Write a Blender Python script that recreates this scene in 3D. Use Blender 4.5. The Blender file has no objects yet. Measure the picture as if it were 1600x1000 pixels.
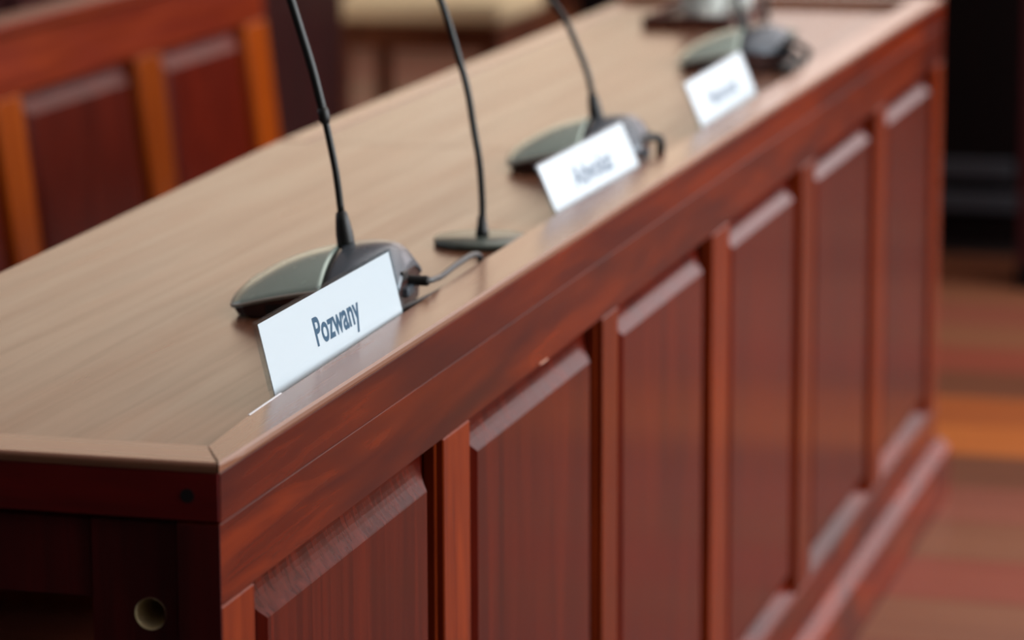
import bpy, bmesh, math, random
from mathutils import Vector, Matrix, Euler
random.seed(7)
C = bpy.context.scene.collection
S = bpy.context.scene
R = math.radians

# ------------------------------------------------------------------ camera, world, lights, exposure
cam_d = bpy.data.cameras.new('camera')
cam = bpy.data.objects.new('camera', cam_d); C.objects.link(cam)
YAW, PITCH, ROLL = 0.26875938, 0.18979250, -0.00337792
fw = Vector((-math.sin(YAW)*math.cos(PITCH), math.cos(YAW)*math.cos(PITCH), -math.sin(PITCH)))
rt = fw.cross(Vector((0, 0, 1))).normalized(); up = rt.cross(fw)
rt2 = math.cos(ROLL)*rt + math.sin(ROLL)*up; up2 = -math.sin(ROLL)*rt + math.cos(ROLL)*up
cam.matrix_world = Matrix(((rt2.x, up2.x, -fw.x, 0.77018), (rt2.y, up2.y, -fw.y, -2.08460), (rt2.z, up2.z, -fw.z, 1.28515), (0, 0, 0, 1)))
cam_d.sensor_width = 36; cam_d.lens = 5500/1600*36; cam_d.clip_end = 60
cam_d.dof.use_dof = True; cam_d.dof.focus_distance = 2.56; cam_d.dof.aperture_fstop = 5.2; cam_d.dof.aperture_blades = 0
S.camera = cam
S.view_settings.view_transform = 'Standard'; S.view_settings.look = 'None'
S.view_settings.gamma = 1; S.view_settings.use_curve_mapping = False
S.view_settings.exposure = 0.0

w = bpy.data.worlds.new('daylight'); S.world = w; w.use_nodes = True
bgn = w.node_tree.nodes['Background']; bgn.inputs[0].default_value = (0.75, 0.86, 1.0, 1); bgn.inputs[1].default_value = 0.8

def area(name, loc, rot, sx, sy, power, color):
    l = bpy.data.lights.new(name, 'AREA'); l.shape = 'RECTANGLE'; l.size = sx; l.size_y = sy; l.energy = power; l.color = color
    o = bpy.data.objects.new(name, l); C.objects.link(o); o.location = loc; o.rotation_euler = rot
    return o
# daylight from the windows, plus fills added for desktop and bevel reflections
area('window_daylight_right', (3.45, 2.6, 1.95), (0, R(90), 0), 1.9, 7.0, 240, (0.95, 0.98, 1.0))
area('warm_wall_fill_far', (-4.25, 10.45, 2.2), (R(-90), 0, 0), 4.7, 2.0, 46, (1.0, 0.83, 0.63))  # added warm lamp standing in for a bright tan wall
area('window_daylight_far', (-0.65, 10.45, 2.2), (R(-90), 0, 0), 2.3, 2.0, 27, (1.0, 0.84, 0.78))
area('bevel_fill_far_right', (2.25, 10.45, 2.2), (R(-90), 0, 0), 2.5, 2.0, 25, (1.0, 0.93, 0.97))  # added lamp for the panel bevels and chamfers to reflect
# unseen overhead lamp added to brighten the bevels and upward faces
area('added_overhead_fill', (1.2, 5.0, 3.28), (0, 0, 0), 3.6, 6.8, 110, (1.0, 0.93, 0.9))

# ------------------------------------------------------------------ helpers
def finish(o, label=None, cat=None, group=None, kind=None):
    if label: o['label'] = label
    if cat: o['category'] = cat
    if group: o['group'] = group
    if kind: o['kind'] = kind
    return o
def thing(name, loc, label, cat, group=None):
    o = bpy.data.objects.new(name, None); C.objects.link(o); o.location = loc; o.empty_display_size = 0.05
    return finish(o, label, cat, group)
def wpos(o):
    v = Vector(o.location)
    while o.parent: o = o.parent; v += Vector(o.location)
    return v
def obj(name, bm, m, parent=None, smooth=False, origin=None, label=None):
    """one mesh object from a bmesh given in world coordinates"""
    org = Vector(origin) if origin is not None else None
    if org is None:
        if bm.verts:
            lo = [min(v.co[i] for v in bm.verts) for i in range(3)]; hi = [max(v.co[i] for v in bm.verts) for i in range(3)]
            org = Vector(((lo[0]+hi[0])/2, (lo[1]+hi[1])/2, lo[2]))
        else: org = Vector((0, 0, 0))
    bmesh.ops.translate(bm, verts=bm.verts, vec=-org)
    bmesh.ops.recalc_face_normals(bm, faces=bm.faces)
    me = bpy.data.meshes.new(name); bm.to_mesh(me); bm.free()
    if smooth:
        for f in me.polygons: f.use_smooth = True
    if m: me.materials.append(m)
    o = bpy.data.objects.new(name, me); C.objects.link(o)
    o.location = org - (wpos(parent) if parent else Vector((0, 0, 0)))
    if parent: o.parent = parent
    if label: o['label'] = label
    return o
def box_into(bm, x0, x1, y0, y1, z0, z1, bev=0.0, seg=1):
    vs = [bm.verts.new((x, y, z)) for x in (x0, x1) for y in (y0, y1) for z in (z0, z1)]
    fs = [(0, 1, 3, 2), (4, 6, 7, 5), (0, 4, 5, 1), (2, 3, 7, 6), (0, 2, 6, 4), (1, 5, 7, 3)]
    faces = [bm.faces.new([vs[i] for i in f]) for f in fs]
    if bev > 0:
        es = list({e for f in faces for e in f.edges})
        bmesh.ops.bevel(bm, geom=es, offset=bev, segments=seg, profile=0.5, affect='EDGES')
    return bm
def box(x0, x1, y0, y1, z0, z1, bev=0.0, seg=1):
    return box_into(bmesh.new(), x0, x1, y0, y1, z0, z1, bev, seg)
def prism_z(pts, z0, z1, bev=0.0, seg=1, keep=None):
    bm = bmesh.new(); n = len(pts)
    a = [bm.verts.new((x, y, z0)) for x, y in pts]; b = [bm.verts.new((x, y, z1)) for x, y in pts]
    bm.faces.new(a[::-1]); top = bm.faces.new(b)
    for i in range(n): bm.faces.new((a[i], a[(i+1) % n], b[(i+1) % n], b[i]))
    if bev > 0:
        bmesh.ops.bevel(bm, geom=[e for e in top.edges if keep is None or keep(e)], offset=bev, segments=seg, profile=0.5, affect='EDGES')
    return bm
def catmull(P, n=8):
    P = [Vector(p) for p in P]; Q = [2*P[0]-P[1]] + P + [2*P[-1]-P[-2]]; out = []
    for i in range(1, len(Q)-2):
        for k in range(n):
            t = k/n; a, b, c, d = Q[i-1:i+3]
            out.append(0.5*((2*b) + (c-a)*t + (2*a-5*b+4*c-d)*t*t + (3*b-a-3*c+d)*t**3))
    out.append(P[-1]); return out
def tube_into(bm, pts, rad, n=12):
    """rad: a number or one radius per point"""
    m = len(pts); rr = rad if isinstance(rad, (list, tuple)) else [rad]*m
    rings = []; prev = None
    for i, p in enumerate(pts):
        t = (pts[min(i+1, m-1)] - pts[max(i-1, 0)]).normalized()
        if prev is None:
            a = t.cross(Vector((0, 1, 0)))
            if a.length < 1e-3: a = t.cross(Vector((1, 0, 0)))
        else: a = prev - t*prev.dot(t)
        a.normalize(); prev = a; b = t.cross(a)
        rings.append([bm.verts.new(p + rr[i]*(math.cos(2*math.pi*k/n)*a + math.sin(2*math.pi*k/n)*b)) for k in range(n)])
    for i in range(m-1):
        for k in range(n):
            bm.faces.new((rings[i][k], rings[i][(k+1) % n], rings[i+1][(k+1) % n], rings[i+1][k]))
    bm.faces.new(rings[0][::-1]); bm.faces.new(rings[-1])
    return bm
def tube(pts, rad, n=12): return tube_into(bmesh.new(), [Vector(p) for p in pts], rad, n)
def lathe(cx, cy, prof, n=32, close=True):
    bm = bmesh.new(); rings = []
    for r, z in prof:
        if r < 1e-6: rings.append([bm.verts.new((cx, cy, z))])
        else: rings.append([bm.verts.new((cx+r*math.cos(2*math.pi*k/n), cy+r*math.sin(2*math.pi*k/n), z)) for k in range(n)])
    for i in range(len(rings)-1):
        a, b = rings[i], rings[i+1]
        for k in range(n):
            k2 = (k+1) % n
            if len(a) == 1: bm.faces.new((a[0], b[k2], b[k]))
            elif len(b) == 1: bm.faces.new((a[k], a[k2], b[0]))
            else: bm.faces.new((a[k], a[k2], b[k2], b[k]))
    return bm

# ------------------------------------------------------------------ materials
def new_mat(name):
    m = bpy.data.materials.new(name); m.use_nodes = True
    return m, m.node_tree, m.node_tree.nodes['Principled BSDF']
def srgb(r, g, b):
    f = lambda c: (c/255/12.92) if c/255 <= 0.04045 else ((c/255+0.055)/1.055)**2.4
    return (f(r), f(g), f(b), 1)
def plain(name, col, rough=0.5, metal=0.0, coat=0.0, spec=0.5):
    m, nt, p = new_mat(name)
    p.inputs['Base Color'].default_value = col; p.inputs['Roughness'].default_value = rough
    p.inputs['Metallic'].default_value = metal; p.inputs['Coat Weight'].default_value = coat
    p.inputs['Specular IOR Level'].default_value = spec
    # a faint surface mottle
    n = nt.nodes.new('ShaderNodeTexNoise'); n.inputs['Scale'].default_value = 60
    r = nt.nodes.new('ShaderNodeMapRange'); r.inputs[3].default_value = max(0, rough-0.04); r.inputs[4].default_value = min(1, rough+0.04)
    tc = nt.nodes.new('ShaderNodeTexCoord'); nt.links.new(tc.outputs['Object'], n.inputs['Vector'])
    nt.links.new(n.outputs['Fac'], r.inputs[0]); nt.links.new(r.outputs[0], p.inputs['Roughness'])
    return m
def wood(name, dark, light, axis='Y', rough=0.3, fine=70, along=3, figure=None, fig_scale=6, fig_amt=0.5, bump=0.02, var=0.25, spec=0.5, spec_var=0.0):
    """grain stretched along the axis, a broader figure mixed in, a different piece of the tree for each object"""
    m, nt, p = new_mat(name); N = nt.nodes.new; L = nt.links.new
    tc = N('ShaderNodeTexCoord'); oi = N('ShaderNodeObjectInfo')
    cb = N('ShaderNodeCombineXYZ')
    for i, k in enumerate((17.3, 29.1, 11.7)):
        mu = N('ShaderNodeMath'); mu.operation = 'MULTIPLY'; mu.inputs[1].default_value = k
        L(oi.outputs['Random'], mu.inputs[0]); L(mu.outputs[0], cb.inputs[i])
    ad = N('ShaderNodeVectorMath'); ad.operation = 'ADD'; L(tc.outputs['Object'], ad.inputs[0]); L(cb.outputs[0], ad.inputs[1])
    def stretched(a, f):
        mp = N('ShaderNodeMapping'); s = [f, f, f]; s['XYZ'.index(axis)] = a; mp.inputs['Scale'].default_value = s
        L(ad.outputs[0], mp.inputs[0]); return mp.outputs[0]
    n1 = N('ShaderNodeTexNoise'); n1.inputs['Scale'].default_value = 1; n1.inputs['Detail'].default_value = 5; n1.inputs['Roughness'].default_value = 0.62; n1.inputs['Distortion'].default_value = 0.6
    L(stretched(along, fine), n1.inputs['Vector'])
    n2 = N('ShaderNodeTexNoise'); n2.inputs['Scale'].default_value = 1; n2.inputs['Detail'].default_value = 3; n2.inputs['Distortion'].default_value = 1.6
    L(stretched(fig_scale*0.35, fig_scale*1.8), n2.inputs['Vector'])
    r1 = N('ShaderNodeValToRGB'); r1.color_ramp.elements[0].position = 0.32; r1.color_ramp.elements[1].position = 0.68
    r1.color_ramp.elements[0].color = dark; r1.color_ramp.elements[1].color = light; L(n1.outputs['Fac'], r1.inputs[0])
    mr = N('ShaderNodeMapRange'); mr.inputs[1].default_value = 0.42; mr.inputs[2].default_value = 0.66; mr.inputs[3].default_value = 0; mr.inputs[4].default_value = fig_amt
    L(n2.outputs['Fac'], mr.inputs[0])
    mx = N('ShaderNodeMix'); mx.data_type = 'RGBA'; L(mr.outputs[0], mx.inputs[0]); L(r1.outputs[0], mx.inputs[6]); mx.inputs[7].default_value = figure or dark
    hv = N('ShaderNodeHueSaturation'); vr = N('ShaderNodeMapRange'); vr.inputs[3].default_value = 1-var; vr.inputs[4].default_value = 1+var
    L(oi.outputs['Random'], vr.inputs[0]); L(vr.outputs[0], hv.inputs['Value']); L(mx.outputs[2], hv.inputs['Color'])
    L(hv.outputs[0], p.inputs['Base Color'])
    rr = N('ShaderNodeMapRange'); rr.inputs[3].default_value = rough-0.05; rr.inputs[4].default_value = rough+0.07; L(n1.outputs['Fac'], rr.inputs[0]); L(rr.outputs[0], p.inputs['Roughness'])
    bp = N('ShaderNodeBump'); bp.inputs['Strength'].default_value = bump; bp.inputs['Distance'].default_value = 0.002; L(n1.outputs['Fac'], bp.inputs['Height']); L(bp.outputs[0], p.inputs['Normal'])
    p.inputs['Specular IOR Level'].default_value = spec
    if spec_var > 0:                                        # open pores and filler take the polish unevenly
        n3 = N('ShaderNodeTexNoise'); n3.inputs['Scale'].default_value = 1; n3.inputs['Detail'].default_value = 4; n3.inputs['Distortion'].default_value = 0.8
        L(stretched(along*0.6, fine*0.9), n3.inputs['Vector'])
        sr = N('ShaderNodeMapRange'); sr.inputs[1].default_value = 0.36; sr.inputs[2].default_value = 0.64; sr.inputs[3].default_value = spec-spec_var; sr.inputs[4].default_value = spec+spec_var
        L(n3.outputs['Fac'], sr.inputs[0]); L(sr.outputs[0], p.inputs['Specular IOR Level'])
    return m
MAH_F = srgb(40, 12, 18)
M = {}
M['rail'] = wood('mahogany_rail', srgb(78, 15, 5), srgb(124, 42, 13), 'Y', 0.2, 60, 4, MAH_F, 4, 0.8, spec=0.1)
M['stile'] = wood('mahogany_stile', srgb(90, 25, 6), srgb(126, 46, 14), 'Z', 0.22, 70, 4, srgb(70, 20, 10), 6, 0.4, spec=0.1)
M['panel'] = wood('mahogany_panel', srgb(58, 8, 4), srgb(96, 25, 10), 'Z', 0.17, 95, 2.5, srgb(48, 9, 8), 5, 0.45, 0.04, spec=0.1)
M['end'] = wood('dark_mahogany_end', srgb(92, 8, 5), srgb(124, 14, 8), 'X', 0.45, 50, 4, srgb(50, 8, 8), 6, 0.5)
M['end_v'] = wood('dark_mahogany_leg', srgb(62, 8, 8), srgb(88, 13, 11), 'Z', 0.45, 50, 4, srgb(46, 8, 8), 6, 0.5)
M['top'] = wood('desktop_veneer', srgb(84, 50, 36), srgb(122, 80, 56), 'Y', 0.24, 45, 2, srgb(100, 66, 50), 5, 0.4, 0.002, 0.05, spec_var=0.2)
M['rim'] = wood('rim_mahogany', srgb(120, 80, 60), srgb(140, 96, 74), 'Y', 0.22, 50, 3, srgb(130, 84, 66), 5, 0.3, 0.0, 0.04)
M['rim_x'] = wood('rim_mahogany_cross', srgb(120, 80, 60), srgb(140, 96, 74), 'X', 0.22, 50, 3, srgb(130, 84, 66), 5, 0.3, 0.0, 0.04)
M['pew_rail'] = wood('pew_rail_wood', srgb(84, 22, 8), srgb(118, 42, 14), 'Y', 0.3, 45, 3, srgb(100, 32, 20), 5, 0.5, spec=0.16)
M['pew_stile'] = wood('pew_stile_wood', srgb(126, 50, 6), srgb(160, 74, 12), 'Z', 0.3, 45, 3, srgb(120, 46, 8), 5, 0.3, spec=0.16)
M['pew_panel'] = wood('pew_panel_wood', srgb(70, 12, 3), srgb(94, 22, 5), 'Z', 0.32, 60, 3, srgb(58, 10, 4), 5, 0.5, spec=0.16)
M['dark_board'] = wood('dark_wall_boarding', srgb(38, 7, 10), srgb(50, 11, 14), 'Z', 0.45, 40, 2, srgb(26, 5, 8), 4, 0.5, spec=0.2)
M['black_wood'] = wood('near_black_wood', srgb(9, 2, 2), srgb(18, 3, 3), 'Z', 0.75, 40, 2, None, 4, 0.3, spec=0.1)
M['chair_wood'] = wood('chair_wood', srgb(84, 40, 18), srgb(120, 62, 28), 'Z', 0.4, 50, 3)
M['reflection_brown'] = wood('reflection_brown', srgb(52, 18, 10), srgb(82, 32, 16), 'Y', 0.35, 50, 3)  # brown of the dark reflection on the desktop
M['raw'] = wood('raw_pale_wood', srgb(236, 214, 160), srgb(252, 238, 200), 'Y', 0.8, 120, 10, None, 6, 0.3)
M['chip'] = plain('bare_pink_wood', srgb(196, 150, 128), 0.7)
M['dark'] = plain('near_black_brown', srgb(20, 6, 5), 0.7)  # plain near-black brown for backings, kick board and screw plug
M['plinth'] = M['rail']
M['shell'] = plain('charcoal_gloss_plastic', srgb(168, 186, 176), 0.26, 0.3)
M['shell2'] = plain('slate_gloss_plastic', srgb(84, 92, 100), 0.26, 0.3)
M['skirt'] = plain('wood_reflection_base_plastic', srgb(72, 50, 46), 0.2)  # brown tint puts the wood's reflection into the plastic colour
M['edge'] = plain('painted_edge_highlight', srgb(196, 192, 180), 0.35, 0.2)
M['black'] = plain('black_rubber', srgb(18, 20, 19), 0.45)
M['neck'] = plain('black_gooseneck', srgb(26, 30, 29), 0.38, 0.2)
M['cable'] = plain('grey_cable_jacket', srgb(62, 66, 68), 0.4)
M['disc'] = plain('grey_green_disc_metal', srgb(96, 106, 98), 0.3, 0.4)
M['card'] = plain('white_card', srgb(238, 240, 244), 0.6)
M['ink'] = plain('blue_grey_ink', srgb(18, 84, 118), 0.6)
M['beige'] = plain('beige_upholstery', srgb(242, 224, 182), 0.85)
M['grey_strip'] = plain('grey_satin_strip', srgb(50, 52, 58), 0.5, 0.2)
M['foam'] = plain('black_foam', srgb(14, 14, 14), 0.95)
M['cream'] = plain('cream_wall_paint', srgb(226, 208, 190), 0.8)
M['sky_blocker'] = plain('tan_sky_blocker', srgb(190, 160, 120), 0.9)  # for the unseen sheets that block the sky
M['white'] = plain('white_ceiling_paint', srgb(236, 226, 222), 0.9)
M['frame'] = plain('white_window_frame', srgb(230, 230, 226), 0.5)
def clear(name, tint):
    """thin clear sheet: Schlick reflection over plain transparency"""
    m, nt, p = new_mat(name); nt.nodes.remove(p); N = nt.nodes.new
    t = N('ShaderNodeBsdfTransparent'); t.inputs[0].default_value = tint
    g = N('ShaderNodeBsdfGlossy'); g.inputs['Roughness'].default_value = 0.06
    f = N('ShaderNodeLayerWeight'); f.inputs[0].default_value = 0.5
    pw = N('ShaderNodeMath'); pw.operation = 'POWER'; pw.inputs[1].default_value = 5; nt.links.new(f.outputs['Facing'], pw.inputs[0])
    mr = N('ShaderNodeMapRange'); mr.inputs[3].default_value = 0.04; mr.inputs[4].default_value = 0.25; nt.links.new(pw.outputs[0], mr.inputs[0])
    x = N('ShaderNodeMixShader')
    nt.links.new(mr.outputs[0], x.inputs[0]); nt.links.new(t.outputs[0], x.inputs[1]); nt.links.new(g.outputs[0], x.inputs[2])
    nt.links.new(x.outputs[0], nt.nodes['Material Output'].inputs[0]); return m
M['acrylic'] = clear('clear_acrylic', (0.93, 0.96, 0.97, 1))
M['acrylic_edge'] = plain('acrylic_edge_frost', srgb(214, 222, 226), 0.3)
mg, nt, p = new_mat('drinking_glass'); p.inputs['Transmission Weight'].default_value = 0.55; p.inputs['Roughness'].default_value = 0.06; p.inputs['IOR'].default_value = 1.5; p.inputs['Base Color'].default_value = (0.95, 1, 0.96, 1)
M['glass'] = mg  # white body colour stands for the bright glints
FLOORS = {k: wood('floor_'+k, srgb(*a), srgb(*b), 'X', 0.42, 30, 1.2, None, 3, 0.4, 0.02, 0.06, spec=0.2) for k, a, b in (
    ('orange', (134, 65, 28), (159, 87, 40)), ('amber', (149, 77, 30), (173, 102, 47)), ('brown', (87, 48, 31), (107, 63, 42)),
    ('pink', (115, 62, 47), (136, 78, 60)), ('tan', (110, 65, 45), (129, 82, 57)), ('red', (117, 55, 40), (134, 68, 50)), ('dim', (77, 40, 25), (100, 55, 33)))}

# ------------------------------------------------------------------ room
floor = obj('floor', box(-7, 3.6, -5.2, 10.6, -0.06, -0.012), M['dark']); finish(floor, kind='structure')
ROWS = {3.0: 'pink', 3.22: 'brown', 3.44: 'amber', 3.66: 'orange', 3.88: 'brown', 4.10: 'red', 4.32: 'tan', 4.54: 'pink', 4.76: 'tan', 4.98: 'dim', 5.20: 'dim', 2.78: 'tan', 2.56: 'red', 2.34: 'tan', 2.12: 'pink'}  # dim rows carry the shade before the cabinet in their colour
pm = bmesh.new(); box_into(pm, -1.097, 1.097, -0.1085, 0.1085, -0.012, 0.0, 0.0012)
pmesh = {}
for k in FLOORS:
    me = bpy.data.meshes.new('plank'); pm.to_mesh(me); me.materials.append(FLOORS[k]); pmesh[k] = me
pm.free()
y = 1.46; ri = 0
while y < 10.5:
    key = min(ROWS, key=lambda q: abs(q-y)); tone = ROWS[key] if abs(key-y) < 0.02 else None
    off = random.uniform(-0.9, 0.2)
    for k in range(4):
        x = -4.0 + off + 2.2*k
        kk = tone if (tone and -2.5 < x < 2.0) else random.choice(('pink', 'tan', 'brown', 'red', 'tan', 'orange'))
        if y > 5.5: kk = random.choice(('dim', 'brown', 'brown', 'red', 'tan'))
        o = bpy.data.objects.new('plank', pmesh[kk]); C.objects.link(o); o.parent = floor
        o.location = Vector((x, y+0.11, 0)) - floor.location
    y += 0.22
finish(obj('ceiling', box(-7, 3.6, -5.2, 10.6, 3.3, 3.4), M['white']), kind='structure')
# right-hand wall with two wide windows
def wall_boxes(name, boxes, mat):
    bm = bmesh.new()
    for b in boxes: box_into(bm, *b)
    return finish(obj(name, bm, mat), kind='structure')
wall_boxes('wall_right', [(3.6, 3.75, -5.2, 10.6, -0.06, 0.95), (3.6, 3.75, -5.2, 10.6, 2.95, 3.4), (3.6, 3.75, -5.2, -1.0, 0.95, 2.95), (3.6, 3.75, 6.2, 10.6, 0.95, 2.95)], M['cream'])
def win(name, bars):
    bm = bmesh.new()
    for b in bars: box_into(bm, *b)
    return finish(obj(name, bm, M['frame']), kind='structure')
win('window_1', [(3.64, 3.7, -1.0 + k*1.8 - 0.03, -1.0 + k*1.8 + 0.03, 0.95, 2.95) for k in range(5)] + [(3.64, 3.7, -1.0, 6.2, 0.95, 1.01), (3.64, 3.7, -1.0, 6.2, 2.89, 2.95)])
wall_boxes('wall_far', [(-7, 3.6, 10.6, 10.75, -0.06, 1.1), (-7, 3.6, 10.6, 10.75, 3.25, 3.4), (-7, -6.65, 10.6, 10.75, 1.1, 3.25), (0.7, 0.95, 10.6, 10.75, 1.1, 3.25), (3.5, 3.6, 10.6, 10.75, 1.1, 3.25)], M['cream'])
w2 = win('window_2', [(-6.65 + k*1.225 - 0.03, -6.65 + k*1.225 + 0.03, 10.64, 10.7, 1.1, 3.25) for k in range(7)] + [(-6.65, 0.7, 10.64, 10.7, 1.1, 1.16), (-6.65, 0.7, 10.64, 10.7, 3.19, 3.25)])
for a, b in ((-6.6, -1.84), (-1.8, 0.65)): obj('sky_blocker', box(a, b, 10.71, 10.72, 1.15, 3.22), M['sky_blocker'], w2)  # unseen sheets added to keep the sky out of the desktop reflection
w3 = win('added_window_3', [(0.95 + k*1.275 - 0.03, 0.95 + k*1.275 + 0.03, 10.64, 10.7, 1.1, 3.25) for k in range(3)] + [(0.95, 3.5, 10.64, 10.7, 1.1, 1.16), (0.95, 3.5, 10.64, 10.7, 3.19, 3.25)])  # unseen window added for the bevel highlights
obj('sky_blocker', box(0.98, 3.47, 10.71, 10.72, 1.15, 3.22), M['white'], w3)  # unseen white sheet added to block the sky behind
wall_boxes('wall_near', [(-7, 3.6, -5.35, -5.2, -0.06, 3.4)], M['dark_board'])
# dark boarded wall behind the bench: backing and its boards
wl = wall_boxes('wall_left', [(-1.86, -1.74, -5.2, 5.5, -0.06, 0.95)], M['dark'])
wall_boxes('trim_1', [(-7, 3.6, 10.55, 10.6, 0, 1.05)], M['dark_board'])
wall_boxes('trim_2', [(-1.87, -1.68, -5.2, 5.52, 0.95, 0.98)], M['dark_board'])
yb = 5.5; k = 0
while yb > 0.6:
    wd = (0.30, 0.52, 0.24)[k % 3]; dx = (0.0, 0.014, 0.0)[k % 3]
    obj('board', box(-1.74, -1.715+dx, yb-wd+0.006, yb, 0, 0.95, 0.004), M['dark_board'], wl); yb -= wd; k += 1
wall_boxes('wall_left_far', [(-7.1, -7.0, 5.5, 10.6, -0.06, 3.4), (-7.0, -1.86, 5.40, 5.5, -0.06, 0.95)], M['cream'])

# ------------------------------------------------------------------ panelled frame (desk front, bench back)
def raised_panel(y0, y1, z0, z1, tr, mat, parent, bev=0.034, name='panel', fx=-0.004, ex=-0.017):
    bm = bmesh.new()
    def ring(a, x): return [bm.verts.new(tr(x, yy, zz)) for yy, zz in ((y0+a, z0+a), (y1-a, z0+a), (y1-a, z1-a), (y0+a, z1-a))]
    prof = [(-0.006, -0.024), (-0.006, ex), (0.002, ex)]
    for i in range(1, 9):                                   # hollow (coved) bevel up to the field
        t = i/8; prof.append((0.002 + (bev-0.002)*t, ex + (fx-0.0006-ex)*t**2.3))
    prof.append((bev+0.001, fx))
    rs = [ring(*q) for q in prof]; rb, r2 = rs[0], rs[-1]
    for a, b in zip(rs[:-1], rs[1:]):
        for i in range(4): bm.faces.new((a[i], a[(i+1) % 4], b[(i+1) % 4], b[i]))
    bm.faces.new(r2); bm.faces.new(rb[::-1])
    return obj(name, bm, mat, parent)
def tbox(y0, y1, z0, z1, x0, x1, tr, bev=0.0014):
    bm = box(x0, x1, y0, y1, z0, z1, bev)
    for v in bm.verts: v.co = Vector(tr(*v.co))
    return bm

# ------------------------------------------------------------------ the courtroom desk
L = 3.147; DZ = 0.752; RZ = 0.766
desk = thing('courtroom_desk', (-0.25, 1.57, 0), 'long mahogany courtroom desk with raised front panels and pale glossy top', 'desk')
I = lambda x, y, z: (x, y, z)
stiles = [(0.0, 0.064), (0.509, 0.584), (1.030, 1.092), (1.516, 1.603), (2.020, 2.108), (2.553, 2.640), (3.075, L)]
Z0, Z1 = 0.142, 0.6705
obj('fascia_board', box(-0.03, 0.0, 0.0, L, 0.7260, 0.7595, 0.0006), M['rail'], desk)
obj('top_rail', box(-0.03, -0.0006, 0.0, L, Z1, 0.7254, 0.0007), M['rail'], desk)
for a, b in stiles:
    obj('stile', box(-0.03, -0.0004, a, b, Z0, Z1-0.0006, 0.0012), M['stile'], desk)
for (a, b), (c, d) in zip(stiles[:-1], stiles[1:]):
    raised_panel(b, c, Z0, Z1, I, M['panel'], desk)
    bm = bmesh.new()                                        # chamfered sill moulding under the panel
    sp = [(-0.0168, Z0+0.0005), (-0.0168, Z0+0.015), (-0.0150, Z0+0.0152), (-0.0012, Z0+0.0018), (-0.0008, Z0+0.0005)]
    ra_ = [bm.verts.new((x, b+0.0004, z)) for x, z in sp]; rb_ = [bm.verts.new((x, c-0.0056, z)) for x, z in sp]
    for i in range(5): bm.faces.new((ra_[i], ra_[(i+1) % 5], rb_[(i+1) % 5], rb_[i]))
    bm.faces.new(ra_); bm.faces.new(rb_[::-1])
    obj('sill', bm, M['rail'], desk)
    obj('bead', box(-0.0165, -0.006, c-0.005, c-0.0004, Z0, Z1, 0.0012), M['stile'], desk)
obj('bottom_rail', box(-0.03, -0.0004, 0.0, L, 0.0680, Z0-0.0005, 0.0014), M['rail'], desk)
bm = bmesh.new()
pp = [(-0.03, 0.0), (-0.03, 0.0675), (-0.0002, 0.0675), (-0.0002, 0.0900), (0.0030, 0.0900), (0.0200, 0.0755), (0.0210, 0.0735), (0.0210, 0.0)]
ra_ = [bm.verts.new((x, -0.005, z)) for x, z in pp]; rb_ = [bm.verts.new((x, L+0.015, z)) for x, z in pp]
for i in range(len(pp)): bm.faces.new((ra_[i], ra_[(i+1) % len(pp)], rb_[(i+1) % len(pp)], rb_[i]))
bm.faces.new(ra_); bm.faces.new(rb_[::-1])
obj('plinth', bm, M['plinth'], desk)
obj('backing_board', box(-0.042, -0.0305, 0.004, L-0.004, 0.0, 0.734, 0), M['end_v'], desk)
# rim strips that stand proud of the top; the inner line of the front one wanders
rin = [(0.045, -0.0245), (0.14, -0.0310), (0.21, -0.0322), (0.54, -0.0388), (0.77, -0.0437), (0.93, -0.0448), (1.05, -0.0450), (1.34, -0.0400), (1.95, -0.0392), (L-0.048, -0.0400)]
def rim_strip():
    bm = bmesh.new(); rows = []
    ys = [(0.0, 0.0)] + rin + [(L, 0.0)]
    for i, (yy, xi) in enumerate(ys):
        if i == 0: yy, xi = 0.0, -0.0005
        if i == len(ys)-1: yy, xi = L, -0.0005
        o_ = 0.0012
        xb = max(-0.0302, xi)
        prof = [(xi, DZ-0.012), (xi, RZ-0.0006), (xi+0.0004, RZ), (o_-0.0030, RZ), (o_-0.0008, RZ-0.0014), (o_, RZ-0.0038), (o_-0.0010, RZ-0.0063), (xb, RZ-0.0063), (xb, DZ-0.012)]
        if i in (0, len(ys)-1): prof = [(min(x, xi) if 2 < q < 7 else x, z) for q, (x, z) in enumerate(prof)]
        rows.append([bm.verts.new((x, yy, z)) for x, z in prof])
    for a, b in zip(rows[:-1], rows[1:]):
        for j in range(len(a)): bm.faces.new((a[j], a[(j+1) % len(a)], b[(j+1) % len(b)], b[j]))
    return bm
def strip_prism(P, z0, z1): return prism_z(P, z0, z1, 0.0032, 3, lambda e: all(v.co.y < 0.001 or v.co.y > L for v in e.verts))
obj('front_rim', rim_strip(), M['rim'], desk)
WE = 0.046
obj('end_rim', strip_prism([(-0.0012, -0.0012), (-0.0258, WE), (-0.425, WE+0.004), (-0.425, -0.0012)], RZ-0.0064, RZ), M['rim_x'], desk)
obj('far_rim', strip_prism([(-0.0012, L+0.001), (-0.486, L+0.001), (-0.486, L-0.046), (-0.041, L-0.047)], DZ-0.004, RZ-0.001), M['rim_x'], desk)
SY = 1.532
obj('tabletop', prism_z([(-0.022, 0.02), (-0.036, SY-0.0012), (-0.4905, SY-0.0012), (-0.4255, 0.02)], DZ-0.022, DZ, 0.0015), M['top'], desk)
obj('tabletop', prism_z([(-0.036, SY+0.0012), (-0.036, L-0.02), (-0.459, L-0.02), (-0.459, SY+0.0012)], DZ-0.022, DZ-0.0004, 0.0015), M['top'], desk)
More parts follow.
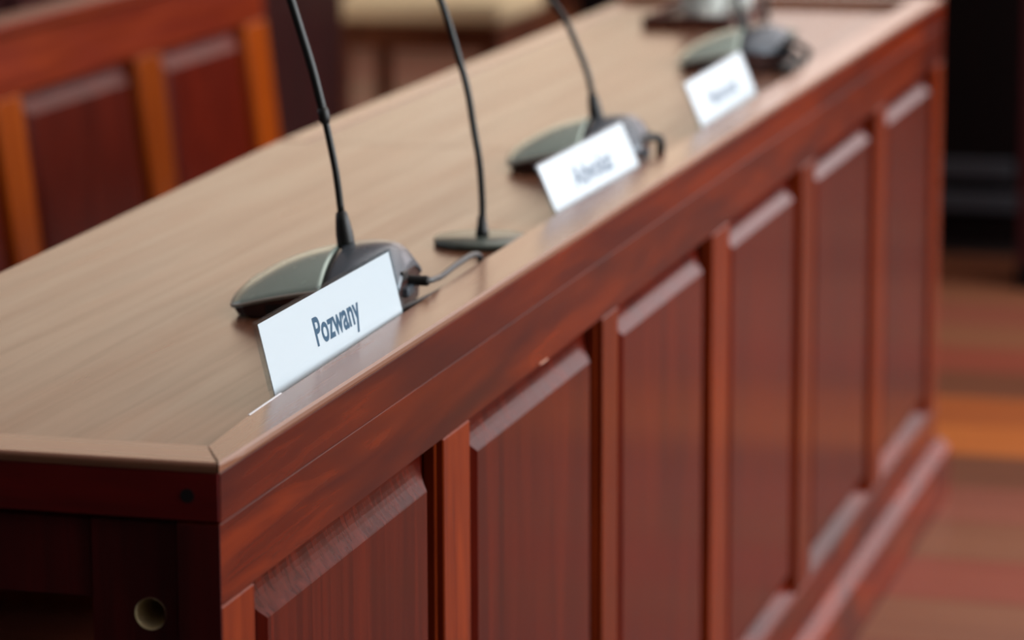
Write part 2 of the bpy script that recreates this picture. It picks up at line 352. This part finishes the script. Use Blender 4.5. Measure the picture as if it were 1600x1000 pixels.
obj('back_edging', prism_z([(-0.4602, SY+0.0012), (-0.4602, L-0.02), (-0.489, L-0.02), (-0.4905, SY+0.0012)], DZ-0.022, DZ+0.0004, 0.003, 2), M['rim'], desk)
obj('rim_chip', prism_z([(-0.0312, 0.142), (-0.0300, 0.142), (-0.0322, 0.216), (-0.0336, 0.216)], RZ-0.004, RZ+0.0004), M['card'], desk, label='pale bare sliver along the inner edge of the rim')
obj('rail_chip', box(-0.001, 0.0004, 0.803, 0.828, 0.6712, 0.6724), M['chip'], desk, label='pale nick on the lower edge of the top rail')
# end seen from the camera
obj('end_rail', box(-0.43, -0.0008, -0.0008, 0.0006, 0.7266, 0.7594, 0.0008), M['end'], desk)
obj('front_board_edge', box(-0.0305, -0.0008, -0.0006, 0.0004, 0.078, 0.7245), M['end_v'], desk)
obj('lower_rail', box(-0.43, -0.0925, 0.005, 0.028, 0.669, 0.7236, 0.001), M['end_v'], desk)
def post_with_hole(x0, x1, y0, y1, z0, z1, cx, cz, r):
    bm = bmesh.new(); zc = cz-0.03
    sq = [bm.verts.new(c) for c in ((x0, y0, zc), (x1, y0, zc), (x1, y0, z1), (x0, y0, z1))]
    ci = [bm.verts.new((cx+r*math.cos(2*math.pi*k/28), y0, cz+r*math.sin(2*math.pi*k/28))) for k in range(28)]
    es = [bm.edges.new((sq[i], sq[(i+1) % 4])) for i in range(4)] + [bm.edges.new((ci[i], ci[(i+1) % 28])) for i in range(28)]
    bmesh.ops.triangle_fill(bm, edges=es, use_beauty=True)
    # remaining sides
    b = [bm.verts.new(c) for c in ((x0, y0, z0), (x1, y0, z0))]
    k = [bm.verts.new(c) for c in ((x0, y1, z0), (x1, y1, z0), (x1, y1, z1), (x0, y1, z1))]
    bm.faces.new((b[0], b[1], sq[1], sq[0])); bm.faces.new(k[::-1])
    bm.faces.new((b[1], k[1], k[2], sq[2], sq[1])); bm.faces.new((b[0], sq[0], sq[3], k[3], k[0])); bm.faces.new((sq[3], sq[2], k[2], k[3])); bm.faces.new((b[0], k[0], k[1], b[1]))
    return bm
leg = obj('leg', post_with_hole(-0.0915, -0.0325, 0.003, 0.06, 0.0, 0.7236, -0.0512, 0.6612, 0.0108), M['end_v'], desk)
bm = bmesh.new()
n = 28; ra = [bm.verts.new((-0.0512+0.0109*math.cos(2*math.pi*k/n), 0.0025, 0.6612+0.0109*math.sin(2*math.pi*k/n))) for k in range(n)]
rb = [bm.verts.new((-0.0512+0.0104*math.cos(2*math.pi*k/n), 0.05, 0.6612+0.0104*math.sin(2*math.pi*k/n))) for k in range(n)]
for k in range(n): bm.faces.new((ra[k], ra[(k+1) % n], rb[(k+1) % n], rb[k]))
obj('bolt_hole', bm, M['raw'], leg, True, label='drilled hole showing pale raw wood')
obj('screw_plug', tube([(-0.0225, -0.0012, 0.7435), (-0.0225, 0.004, 0.7435)], 0.0048, 20), M['dark'], desk, label='small dark round screw plug')
obj('leg', box(-0.43, -0.37, 0.003, 0.06, 0, 0.7236, 0.001), M['end_v'], desk)
obj('leg', box(-0.45, -0.40, L-0.06, L-0.003, 0, 0.73, 0.001), M['end_v'], desk)
obj('leg', box(-0.45, -0.40, 1.5, 1.56, 0, 0.73, 0.001), M['end_v'], desk)
obj('end_panel', box(-0.39, -0.043, L-0.03, L, 0, 0.729, 0.001), M['end_v'], desk)

# ------------------------------------------------------------------ microphones
def lerp_tab(tab, u):
    """smooth curve through the table (cubic Hermite)"""
    n = len(tab); u = min(max(u, tab[0][0]), tab[-1][0])
    sl = lambda k: (tab[min(k+1, n-1)][1]-tab[max(k-1, 0)][1])/(tab[min(k+1, n-1)][0]-tab[max(k-1, 0)][0])
    for k in range(n-1):
        (a, ha), (b, hb) = tab[k], tab[k+1]
        if u <= b:
            d = b-a; t = (u-a)/d; t2 = t*t; t3 = t2*t
            return (2*t3-3*t2+1)*ha + (t3-2*t2+t)*d*sl(k) + (-2*t3+3*t2)*hb + (t3-t2)*d*sl(k+1)
    return tab[-1][1]
CROWN = [(-0.068, 0.0125), (-0.058, 0.023), (-0.027, 0.040), (0.013, 0.0505), (0.042, 0.0535), (0.058, 0.049), (0.068, 0.036)]
SIDE = [(-0.068, 0.0095), (-0.035, 0.018), (0.0, 0.0245), (0.03, 0.027), (0.068, 0.024)]
HL, HW = 0.068, 0.075
def outline(u):
    """half width at u: corners rounded at the front, rounder at the back"""
    t = u/HL
    if t < 0: return HW*(0.90 + 0.10*(1-abs(t)**3)) * (1 - 0.12*max(0, abs(t)-0.85)/0.15)
    return HW*(1 - 0.42*max(0, t-0.25)**2/0.5625) 
def hgt(u, s):
    a = lerp_tab(SIDE, u); c = lerp_tab(CROWN, u)
    return a + (c-a)*(1-abs(s)**2.3)
def shell_mesh(u0, u1, place, n=20, mv=22, drop=0.0, shrink=1.0):
    bm = bmesh.new(); g = []
    for i in range(n+1):
        u = u0 + (u1-u0)*i/n; row = []
        for j in range(mv+1):
            s = -1 + 2*j/mv
            s = math.copysign(abs(s)**0.85, s)
            uu = u + (-0.006*(1-s*s)*max(0, -u/HL)**2)
            row.append(bm.verts.new(place(uu, s*outline(u)*shrink, hgt(u, s)-drop)))
        g.append(row)
    for i in range(n):
        for j in range(mv): bm.faces.new((g[i][j], g[i+1][j], g[i+1][j+1], g[i][j+1]))
    # lip folded down all round
    loop = [g[i][0] for i in range(n+1)] + [g[n][j] for j in range(1, mv+1)] + [g[i][mv] for i in range(n-1, -1, -1)] + [g[0][j] for j in range(mv-1, 0, -1)]
    low = [bm.verts.new(v.co - Vector((0, 0, 0.0035))) for v in loop]
    for i in range(len(loop)): bm.faces.new((loop[i], loop[(i+1) % len(loop)], low[(i+1) % len(low)], low[i]))
    return bm
def skirt_mesh(place, n=44):
    bm = bmesh.new(); top = []; bot = []; rows = []
    P = []
    for i in range(n+1): u = -HL + 2*HL*i/n; P.append((u, -1))
    for j in range(1, 16): P.append((HL, -1 + 2*j/16))
    for i in range(n, -1, -1): u = -HL + 2*HL*i/n; P.append((u, 1))
    for j in range(15, 0, -1): P.append((-HL, -1 + 2*j/16))
    for u, s in P:
        w = outline(u); h = hgt(u, s); uu = u + (-0.006*(1-s*s)*max(0, -u/HL)**2)
        top.append(bm.verts.new(place(uu*0.985, s*w*0.985, max(0.004, h-0.0018))))
        bot.append(bm.verts.new(place(uu*0.95+0.001, s*w*0.955, 0.0012)))
    m = len(P)
    for i in range(m): bm.faces.new((bot[i], bot[(i+1) % m], top[(i+1) % m], top[i]))
    bm.faces.new(bot[::-1])
    return bm
def edge_highlight_mesh(place, n=40):
    bm = bmesh.new()
    pts = [place((-HL + (HL+0.012)*i/n) - 0.0, -outline(-HL + (HL+0.012)*i/n)*1.002, hgt(-HL + (HL+0.012)*i/n, -1) - 0.0014) for i in range(n+1)]
    front = [place(-HL - 0.006*(1-(1-2*j/14)**2) - 0.0002, (1-2*j/14)*outline(-HL)*1.0, hgt(-HL, 1-2*j/14)-0.0014) for j in range(0, 14)]
    return tube_into(bm, front + pts, 0.0011, 6)
def make_mic(ox, oy, stem, label, yaw=R(5), cables=(), plug=True, joint=True, group='conference microphone units along the desk', cable_mat=None):
    t = thing('desk_microphone', (ox, oy, DZ), label, 'microphone', group)
    cs, sn = math.cos(yaw), math.sin(yaw)
    place = lambda u, v, h: Vector((ox + u*cs - v*sn, oy + u*sn + v*cs, DZ + h))
    obj('control_panel', shell_mesh(-HL, 0.009, place), M['shell'], t, True)
    obj('rear_shell', shell_mesh(0.0135, HL, place), M['shell2'], t, True)
    sk = obj('base_skirt', skirt_mesh(place), M['skirt'], t, False)
    bm = bmesh.new()
    for a, b in ((0.0085, 0.014),):
        obj('groove', shell_mesh(a, b, place, 2, 22, 0.003, 0.985), M['black'], t, True)
    bm.free()
    obj('edge_highlight', edge_highlight_mesh(place), M['edge'], t, True, label='painted pale highlight line round the control panel')  # chamfer highlight drawn as a pale tube along the edge
    # jack socket in the near side
    P0 = [place(u, -outline(u)*0.974, h) for u, h in ((-0.036, 0.0045), (-0.004, 0.0045), (-0.004, 0.0125), (-0.036, 0.0115))]
    bm = bmesh.new(); vs = [bm.verts.new(p + (place(0, -1, 0)-place(0, 0, 0))*0.0016) for p in P0]; v2 = [bm.verts.new(p - (place(0, -1, 0)-place(0, 0, 0))*0.004) for p in P0]
    bm.faces.new(vs); bm.faces.new(v2[::-1])
    for i in range(4): bm.faces.new((vs[i], vs[(i+1) % 4], v2[(i+1) % 4], v2[i]))
    obj('jack_socket', bm, M['black'], sk)
    # rear cable recess
    bm = box(-0.004, 0.003, -0.009, 0.009, 0.0, 0.008, 0.001)
    for v in bm.verts: v.co = place(HL-0.002+v.co.x, -0.022+v.co.y, 0.026+v.co.z)
    obj('cable_port', bm, M['black'], t)
    bm = box(-0.006, 0.008, -0.012, 0.012, 0.0, 0.008, 0.0015)
    for v in bm.verts: v.co = place(HL-0.004+v.co.x, -0.014+v.co.y, 0.012+v.co.z)
    obj('cable_port', bm, M['shell2'], t)
    # gooseneck: collar, thin flexible neck, joint, upper tube and head out of the picture
    st = [Vector(s) for s in stem]
    c0, c1 = st[0], st[1]
    ax = (c1-c0)
    obj('collar', tube([c0 - ax*0.25, c0, c0+ax*0.25, c0+ax*0.7, c0+ax*0.95, c1], [0.0074, 0.0074, 0.0072, 0.0058, 0.0046, 0.0030], 16), M['black'], t, True)
    if joint:
        j = 4; lowp = catmull(st[1:j+1], 8); upp = catmull(st[j:], 8)
        obj('gooseneck', tube(lowp, 0.0030, 12), M['neck'], t, True)
        d = (st[j]-st[j-1]).normalized()
        obj('neck_joint', tube([st[j]-d*0.008, st[j]-d*0.005, st[j]+d*0.003, st[j]+d*0.006], [0.0032, 0.0047, 0.0047, 0.0034], 14), M['black'], t, True)
        obj('upper_neck', tube(upp, 0.0037, 12), M['neck'], t, True)
    else:
        obj('gooseneck', tube(catmull(st[1:], 8), 0.0034, 12), M['neck'], t, True)
    d = (st[-1]-st[-2]).normalized(); e = st[-1]
    obj('microphone_head', tube([e, e+d*0.004, e+d*0.012, e+d*0.055, e+d*0.062, e+d*0.064], [0.004, 0.0075, 0.0085, 0.0085, 0.006, 0.002], 14), M['foam'], t, True)
    for pts, r in cables:
        obj('cable', tube(catmull([Vector(q) for q in pts], 7), r, 10), cable_mat or M['cable'], t, True)
    return t
make_mic(-0.130, 0.6205, [(-0.1165, 0.622, DZ+0.053), (-0.1201, 0.622, DZ+0.0778), (-0.1241, 0.622, DZ+0.1096), (-0.1303, 0.622, DZ+0.1413), (-0.1340, 0.622, DZ+0.157), (-0.1434, 0.622, DZ+0.1938), (-0.154, 0.622, DZ+0.228), (-0.1613, 0.622, DZ+0.2513), (-0.178, 0.622, DZ+0.305), (-0.20, 0.622, DZ+0.36)],
    'dark grey microphone unit with jointed gooseneck behind the nearest name plate',
    cables=[([(-0.0500, 0.626, 0.7742), (-0.0470, 0.634, 0.7735), (-0.0490, 0.652, 0.7715), (-0.0510, 0.677, 0.7694), (-0.0512, 0.725, 0.7713), (-0.0512, 0.765, 0.7716), (-0.0512, 0.789, 0.7680), (-0.0515, 0.797, 0.7614), (-0.0525, 0.800, 0.7546)], 0.0026),
            ([(-0.0645, 0.600, 0.7546), (-0.0600, 0.625, 0.7546), (-0.0560, 0.675, 0.7546), (-0.0530, 0.731, 0.7546), (-0.0530, 0.780, 0.7546), (-0.0540, 0.83, 0.7546)], 0.0024)])
t1 = [o for o in C.objects if o.name == 'desk_microphone'][0]
obj('plug', tube([(-0.0680, 0.6235, 0.7745), (-0.0660, 0.6235, 0.7745), (-0.0480, 0.6262, 0.7742), (-0.0465, 0.6264, 0.7742)], [0.0038, 0.0044, 0.0044, 0.0034], 12), M['black'], t1)
make_mic(-0.124, 1.4370, [(-0.1088, 1.44, 0.8023), (-0.1136, 1.44, 0.8267), (-0.1184, 1.44, 0.8471), (-0.1273, 1.44, 0.8701), (-0.1410, 1.44, 0.8997), (-0.1581, 1.44, 0.9226), (-0.186, 1.44, 0.950), (-0.222, 1.44, 0.972)],
    'grey microphone unit with bent gooseneck behind the middle name plate', joint=False, cable_mat=M['black'],
    cables=[([(-0.0640, 1.445, 0.7780), (-0.0570, 1.458, 0.7800), (-0.0500, 1.466, 0.7790), (-0.0465, 1.467, 0.7755), (-0.0465, 1.468, 0.7690), (-0.0485, 1.472, 0.7580)], 0.0046)])
make_mic(-0.146, 2.3375, [(-0.1390, 2.338, DZ+0.05), (-0.1440, 2.338, DZ+0.075), (-0.1475, 2.338, DZ+0.10), (-0.149, 2.338, DZ+0.13), (-0.149, 2.338, DZ+0.18), (-0.155, 2.338, DZ+0.23)],
    'grey microphone unit with looped cables behind the farthest name plate', joint=False, cable_mat=M['black'],
    cables=[([(-0.082, 2.335, 0.776), (-0.070, 2.28, 0.792), (-0.062, 2.315, 0.7835), (-0.060, 2.375, 0.766), (-0.062, 2.33, 0.758), (-0.066, 2.25, 0.765), (-0.074, 2.24, 0.757)], 0.0046),
            ([(-0.082, 2.32, 0.770), (-0.066, 2.27, 0.780), (-0.060, 2.30, 0.768), (-0.062, 2.26, 0.7565)], 0.0042)])
# round-based gooseneck microphones
def round_mic(cx, cy, r, stem, label, nr=0.0032):
    t = thing('round_base_microphone', (cx, cy, DZ), label, 'microphone')
    obj('base_disc', lathe(cx, cy, [(0, DZ+0.0005), (r-0.001, DZ+0.0005), (r, DZ+0.002), (r, DZ+0.0052), (r-0.0015, DZ+0.0066), (0.012, DZ+0.0078), (0, DZ+0.0078)], 48), M['disc'], t, True)
    obj('collar', tube([(cx, cy, DZ+0.0075), (cx, cy, DZ+0.012), (cx-0.0002, cy, DZ+0.026)], [0.0062, 0.0056, 0.0036], 14), M['black'], t, True)
    obj('gooseneck', tube(catmull([Vector(s) for s in stem], 8), nr, 12), M['neck'], t, True)
    e = Vector(stem[-1]); d = (e-Vector(stem[-2])).normalized()
    obj('microphone_head', tube([e, e+d*0.004, e+d*0.012, e+d*0.045, e+d*0.052], [0.004, 0.007, 0.0075, 0.0075, 0.003], 14), M['foam'], t, True)
yy = 0.936
round_mic(-0.0895, yy, 0.0440, [(-0.0895, yy, DZ+0.018), (-0.0893, yy, DZ+0.040), (-0.0918, yy, DZ+0.0755), (-0.0967, yy, DZ+0.1046), (-0.1025, yy, DZ+0.1396), (-0.1114, yy, DZ+0.1714), (-0.125, yy, DZ+0.2146), (-0.145, yy, DZ+0.262), (-0.175, yy, DZ+0.305)],
    'slim black gooseneck microphone on a flat round grey base')
yy = 2.70
round_mic(-0.180, yy, 0.042, [(-0.180, yy, DZ+0.018), (-0.1812, yy, DZ+0.04), (-0.187, yy, DZ+0.08), (-0.196, yy, DZ+0.12), (-0.21, yy, DZ+0.17), (-0.235, yy, DZ+0.22)],
    'blurred dark gooseneck microphone on a round base near the far drinking glasses', 0.0042)

# ------------------------------------------------------------------ name plates
def text_mesh(s, size, sx, off):
    cu = bpy.data.curves.new('lettering', 'FONT'); cu.body = s; cu.size = size; cu.align_x = 'CENTER'; cu.offset = off; cu.extrude = 0.0; cu.resolution_u = 4
    ob = bpy.data.objects.new('lettering_source', cu); C.objects.link(ob)
    bpy.context.view_layer.update()
    me = bpy.data.meshes.new_from_object(ob.evaluated_get(bpy.context.evaluated_depsgraph_get()))
    bpy.data.objects.remove(ob); bpy.data.curves.remove(cu)
    for v in me.vertices: v.co.x *= sx
    return me
def name_plate(x0, y0, yaw, tilt, Wd, Ht, text, tx, ty, size, sx, label):
    """foot of the plate's near end at (x0, y0); leans away from the front of the desk"""
    d = Vector((math.sin(yaw), math.cos(yaw), 0)); back = Vector((-math.cos(yaw), math.sin(yaw), 0))
    upv = back*math.sin(tilt) + Vector((0, 0, 1))*math.cos(tilt); nrm = d.cross(upv)   # faces the front
    org = Vector((x0, y0, DZ+0.0010 + 0.0032*math.sin(tilt)))
    t = thing('name_plate', org, label, 'name plate', None)
    P = lambda a, b, c: org + d*a + upv*b + nrm*c
    def slab(a0, a1, b0, b1, c0, c1, bev=0.0):
        bm = box(a0, a1, b0, b1, c0, c1, bev)
        for v in bm.verts: v.co = P(*v.co)
        return bm
    obj('acrylic_sheet', slab(0, Wd, 0, Ht, -0.0030, -0.0016), M['acrylic'], t)
    obj('card', slab(0.0042, Wd-0.0015, 0.0006, Ht-0.0016, -0.0013, -0.0007), M['card'], t)
    obj('acrylic_sheet', slab(0, Wd, 0, Ht, -0.0004, 0.0006), M['acrylic'], t)
    bm = bmesh.new(); box_into(bm, -0.0002, Wd+0.0002, Ht, Ht+0.0011, -0.0030, 0.0006); box_into(bm, Wd, Wd+0.0011, 0, Ht, -0.0030, 0.0006); box_into(bm, -0.0011, 0, 0.012, Ht, -0.0030, 0.0006)
    for v in bm.verts: v.co = P(*v.co)
    obj('acrylic_edge', bm, M['acrylic'], t)
    bm = box(0.06, Wd-0.04, 0, 0.022, -0.0012, 0.0)
    for v in bm.verts: v.co = org + d*v.co.x + back*(v.co.y+0.001) + Vector((0, 0, v.co.z+0.0006-0.0032*math.sin(tilt)))
    obj('foot', bm, M['acrylic'], t)
    me = text_mesh(text, size, sx, size*0.026)
    for v in me.vertices: v.co = P(Wd*tx + v.co.x, Ht*ty + v.co.y, -0.00062) - org
    me.materials.append(M['ink'])
    o = bpy.data.objects.new('lettering', me); C.objects.link(o); o.parent = t
    return t
name_plate(-0.0400, 0.2266, R(-0.2), R(13.4), 0.3195, 0.0612, 'Pozwany', 0.515, 0.37, 0.0295, 1.02,
    'white name plate with dark lettering Pozwany beside the desk corner')
name_plate(-0.0500, 1.062, R(0.8), R(23.8), 0.3216, 0.057, 'Adwokat', 0.52, 0.34, 0.0295, 1.3,
    'blurred white name plate in the middle of the row, behind the round base microphone')
name_plate(-0.0445, 1.677, R(-0.8), R(23), 0.3225, 0.061, 'Pełnomocnik', 0.50, 0.36, 0.0265, 1.15,
    'smallest and most blurred white name plate, farthest along the desk')

# ------------------------------------------------------------------ glasses at the far desk end, on a tray added for a dark reflection
def glass(cx, cy, z, r, h, label):
    # tumbler: diamond facets added outside to give glints, plain bore inside
    bm = bmesh.new(); n = 10; rings = []
    lv = 7
    for i in range(lv+1):
        zz = z + h*i/lv; rr = r*(0.84 + 0.16*i/lv)
        rings.append([bm.verts.new((cx + rr*(1.0 if (i+k) % 2 else 0.90)*math.cos(math.pi*k/n), cy + rr*(1.0 if (i+k) % 2 else 0.90)*math.sin(math.pi*k/n), zz)) for k in range(2*n)])
    inner = []
    for rr, zz in ((r*0.88, z+h), (r*0.70, z+0.014)):
        inner.append([bm.verts.new((cx + rr*math.cos(math.pi*k/n), cy + rr*math.sin(math.pi*k/n), zz)) for k in range(2*n)])
    rings += inner
    for a, b in zip(rings[:-1], rings[1:]):
        for k in range(2*n):
            k2 = (k+1) % (2*n); bm.faces.new((a[k], a[k2], b[k2])); bm.faces.new((a[k], b[k2], b[k]))
    bm.faces.new(rings[0][::-1]); bm.faces.new(rings[-1])
    o = obj('drinking_glass', bm, M['glass'], None, False, origin=(cx, cy, z))
    return finish(o, label, 'glass', 'drinking glasses on the tray')
tr_ = thing('reflection_tray', (-0.315, 2.91, DZ), 'added tray standing for the dark reflection under the drinking glasses at the far desk end', 'tray')
obj('reflection_board', box(-0.37, -0.24, 2.75, 3.02, DZ+0.0005, DZ+0.006, 0.001), M['reflection_brown'], tr_)
for b in ((-0.37, -0.24, 2.75, 2.758), (-0.37, -0.24, 3.012, 3.02), (-0.37, -0.362, 2.758, 3.012), (-0.248, -0.24, 2.758, 3.012)):
    obj('reflection_board_edge', box(b[0], b[1], b[2], b[3], DZ+0.006, DZ+0.016, 0.001), M['reflection_brown'], tr_)
gz = DZ+0.0062
glass(-0.334, 2.945, gz, 0.026, 0.10, 'clear cut drinking glass at the left back of the added dark tray')
glass(-0.302, 2.885, gz, 0.026, 0.10, 'clear cut drinking glass at the middle of the added dark tray')
glass(-0.275, 2.950, gz, 0.026, 0.10, 'clear cut drinking glass at the right back of the added dark tray')

# ------------------------------------------------------------------ panelled bench behind the desk
px = -1.20
def trp(x, y, z): return (px + x - (z-0.60)*0.115, y, z)
pew = thing('panelled_bench', (-1.1, 2.2, 0), 'orange brown wooden bench with raised back panels behind the desk', 'bench')
ps = [(0.90, 1.0), (1.39, 1.48), (1.88, 1.97), (2.405, 2.492), (2.935, 3.04), (3.43, 3.535)]
pz1 = 0.664
obj('top_cap', tbox(0.88, 3.55, 0.748, 0.768, -0.05, 0.012, trp, 0.004), M['pew_rail'], pew)
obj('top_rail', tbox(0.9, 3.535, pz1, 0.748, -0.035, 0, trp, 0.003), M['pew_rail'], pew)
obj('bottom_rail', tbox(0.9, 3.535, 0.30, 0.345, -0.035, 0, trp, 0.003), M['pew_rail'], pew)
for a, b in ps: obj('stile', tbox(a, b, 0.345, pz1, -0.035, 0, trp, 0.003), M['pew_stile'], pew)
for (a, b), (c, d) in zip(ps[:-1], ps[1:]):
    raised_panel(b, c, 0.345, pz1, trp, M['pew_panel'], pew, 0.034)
obj('seat', box(-1.165, -0.80, 0.9, 3.535, 0.39, 0.42, 0.004), M['pew_rail'], pew)
for yb in (0.92, 2.2, 3.47): obj('leg', box(-1.17, -0.83, yb, yb+0.05, 0, 0.39, 0.003), M['pew_stile'], pew)

# ------------------------------------------------------------------ chair far behind, beyond the wall's end
ch = thing('upholstered_chair', (-1.66, 6.15, 0), 'wooden chair with pale beige seat beyond the dark boarded wall', 'chair')
cx0, cx1, cy0, cy1 = -1.90, -1.46, 5.92, 6.34
obj('seat_cushion', box(cx0, cx1, cy0, cy1, 0.396, 0.452, 0.014, 3), M['beige'], ch, True)
obj('seat_rail', box(cx0+0.01, cx1-0.01, cy0+0.012, cy1-0.01, 0.335, 0.396, 0.003), M['chair_wood'], ch)
for lx in (cx0+0.012, cx1-0.05):
    for ly in (cy0+0.012, cy1-0.05): obj('leg', box(lx, lx+0.038, ly, ly+0.038, 0, 0.335, 0.003), M['chair_wood'], ch)
for lx in (cx0+0.012, cx1-0.05): obj('back_post', box(lx, lx+0.036, cy1-0.05, cy1-0.012, 0.452, 0.88, 0.003), M['chair_wood'], ch)
obj('backrest', box(cx0+0.05, cx1-0.05, cy1-0.045, cy1-0.02, 0.60, 0.86, 0.008, 2), M['beige'], ch)

# ------------------------------------------------------------------ dark low cabinet past the far end of the desk
cb = thing('dark_cabinet', (-0.6, 5.55, 0), 'near black low cabinet with two grey strips past the far desk end', 'cabinet')
obj('carcass', box(-1.12, 0.30, 5.32, 5.8, 0.03, 0.95, 0.004), M['black_wood'], cb)
obj('kick_board', box(-1.11, 0.29, 5.335, 5.8, 0.0, 0.03), M['dark'], cb)
obj('strip', box(-0.95, -0.165, 5.30, 5.321, 0.168, 0.206, 0.002), M['grey_strip'], cb, label='upper grey strip')
obj('strip', box(-0.95, -0.14, 5.30, 5.321, 0.097, 0.137, 0.002), M['grey_strip'], cb, label='lower grey strip')
obj('cabinet_top', box(-1.14, 0.32, 5.30, 5.82, 0.95, 0.98, 0.003), M['black_wood'], cb)
po = thing('dark_wooden_post', (-0.03, 4.98, 0), 'dark maroon wooden post at the right edge in front of the black cabinet', 'post')
obj('shaft', box(-0.105, 0.05, 4.93, 5.08, 0.05, 1.4, 0.004), M['dark_board'], po)
obj('foot', box(-0.108, 0.056, 4.925, 5.085, 0.0, 0.05, 0.004), M['black_wood'], po)
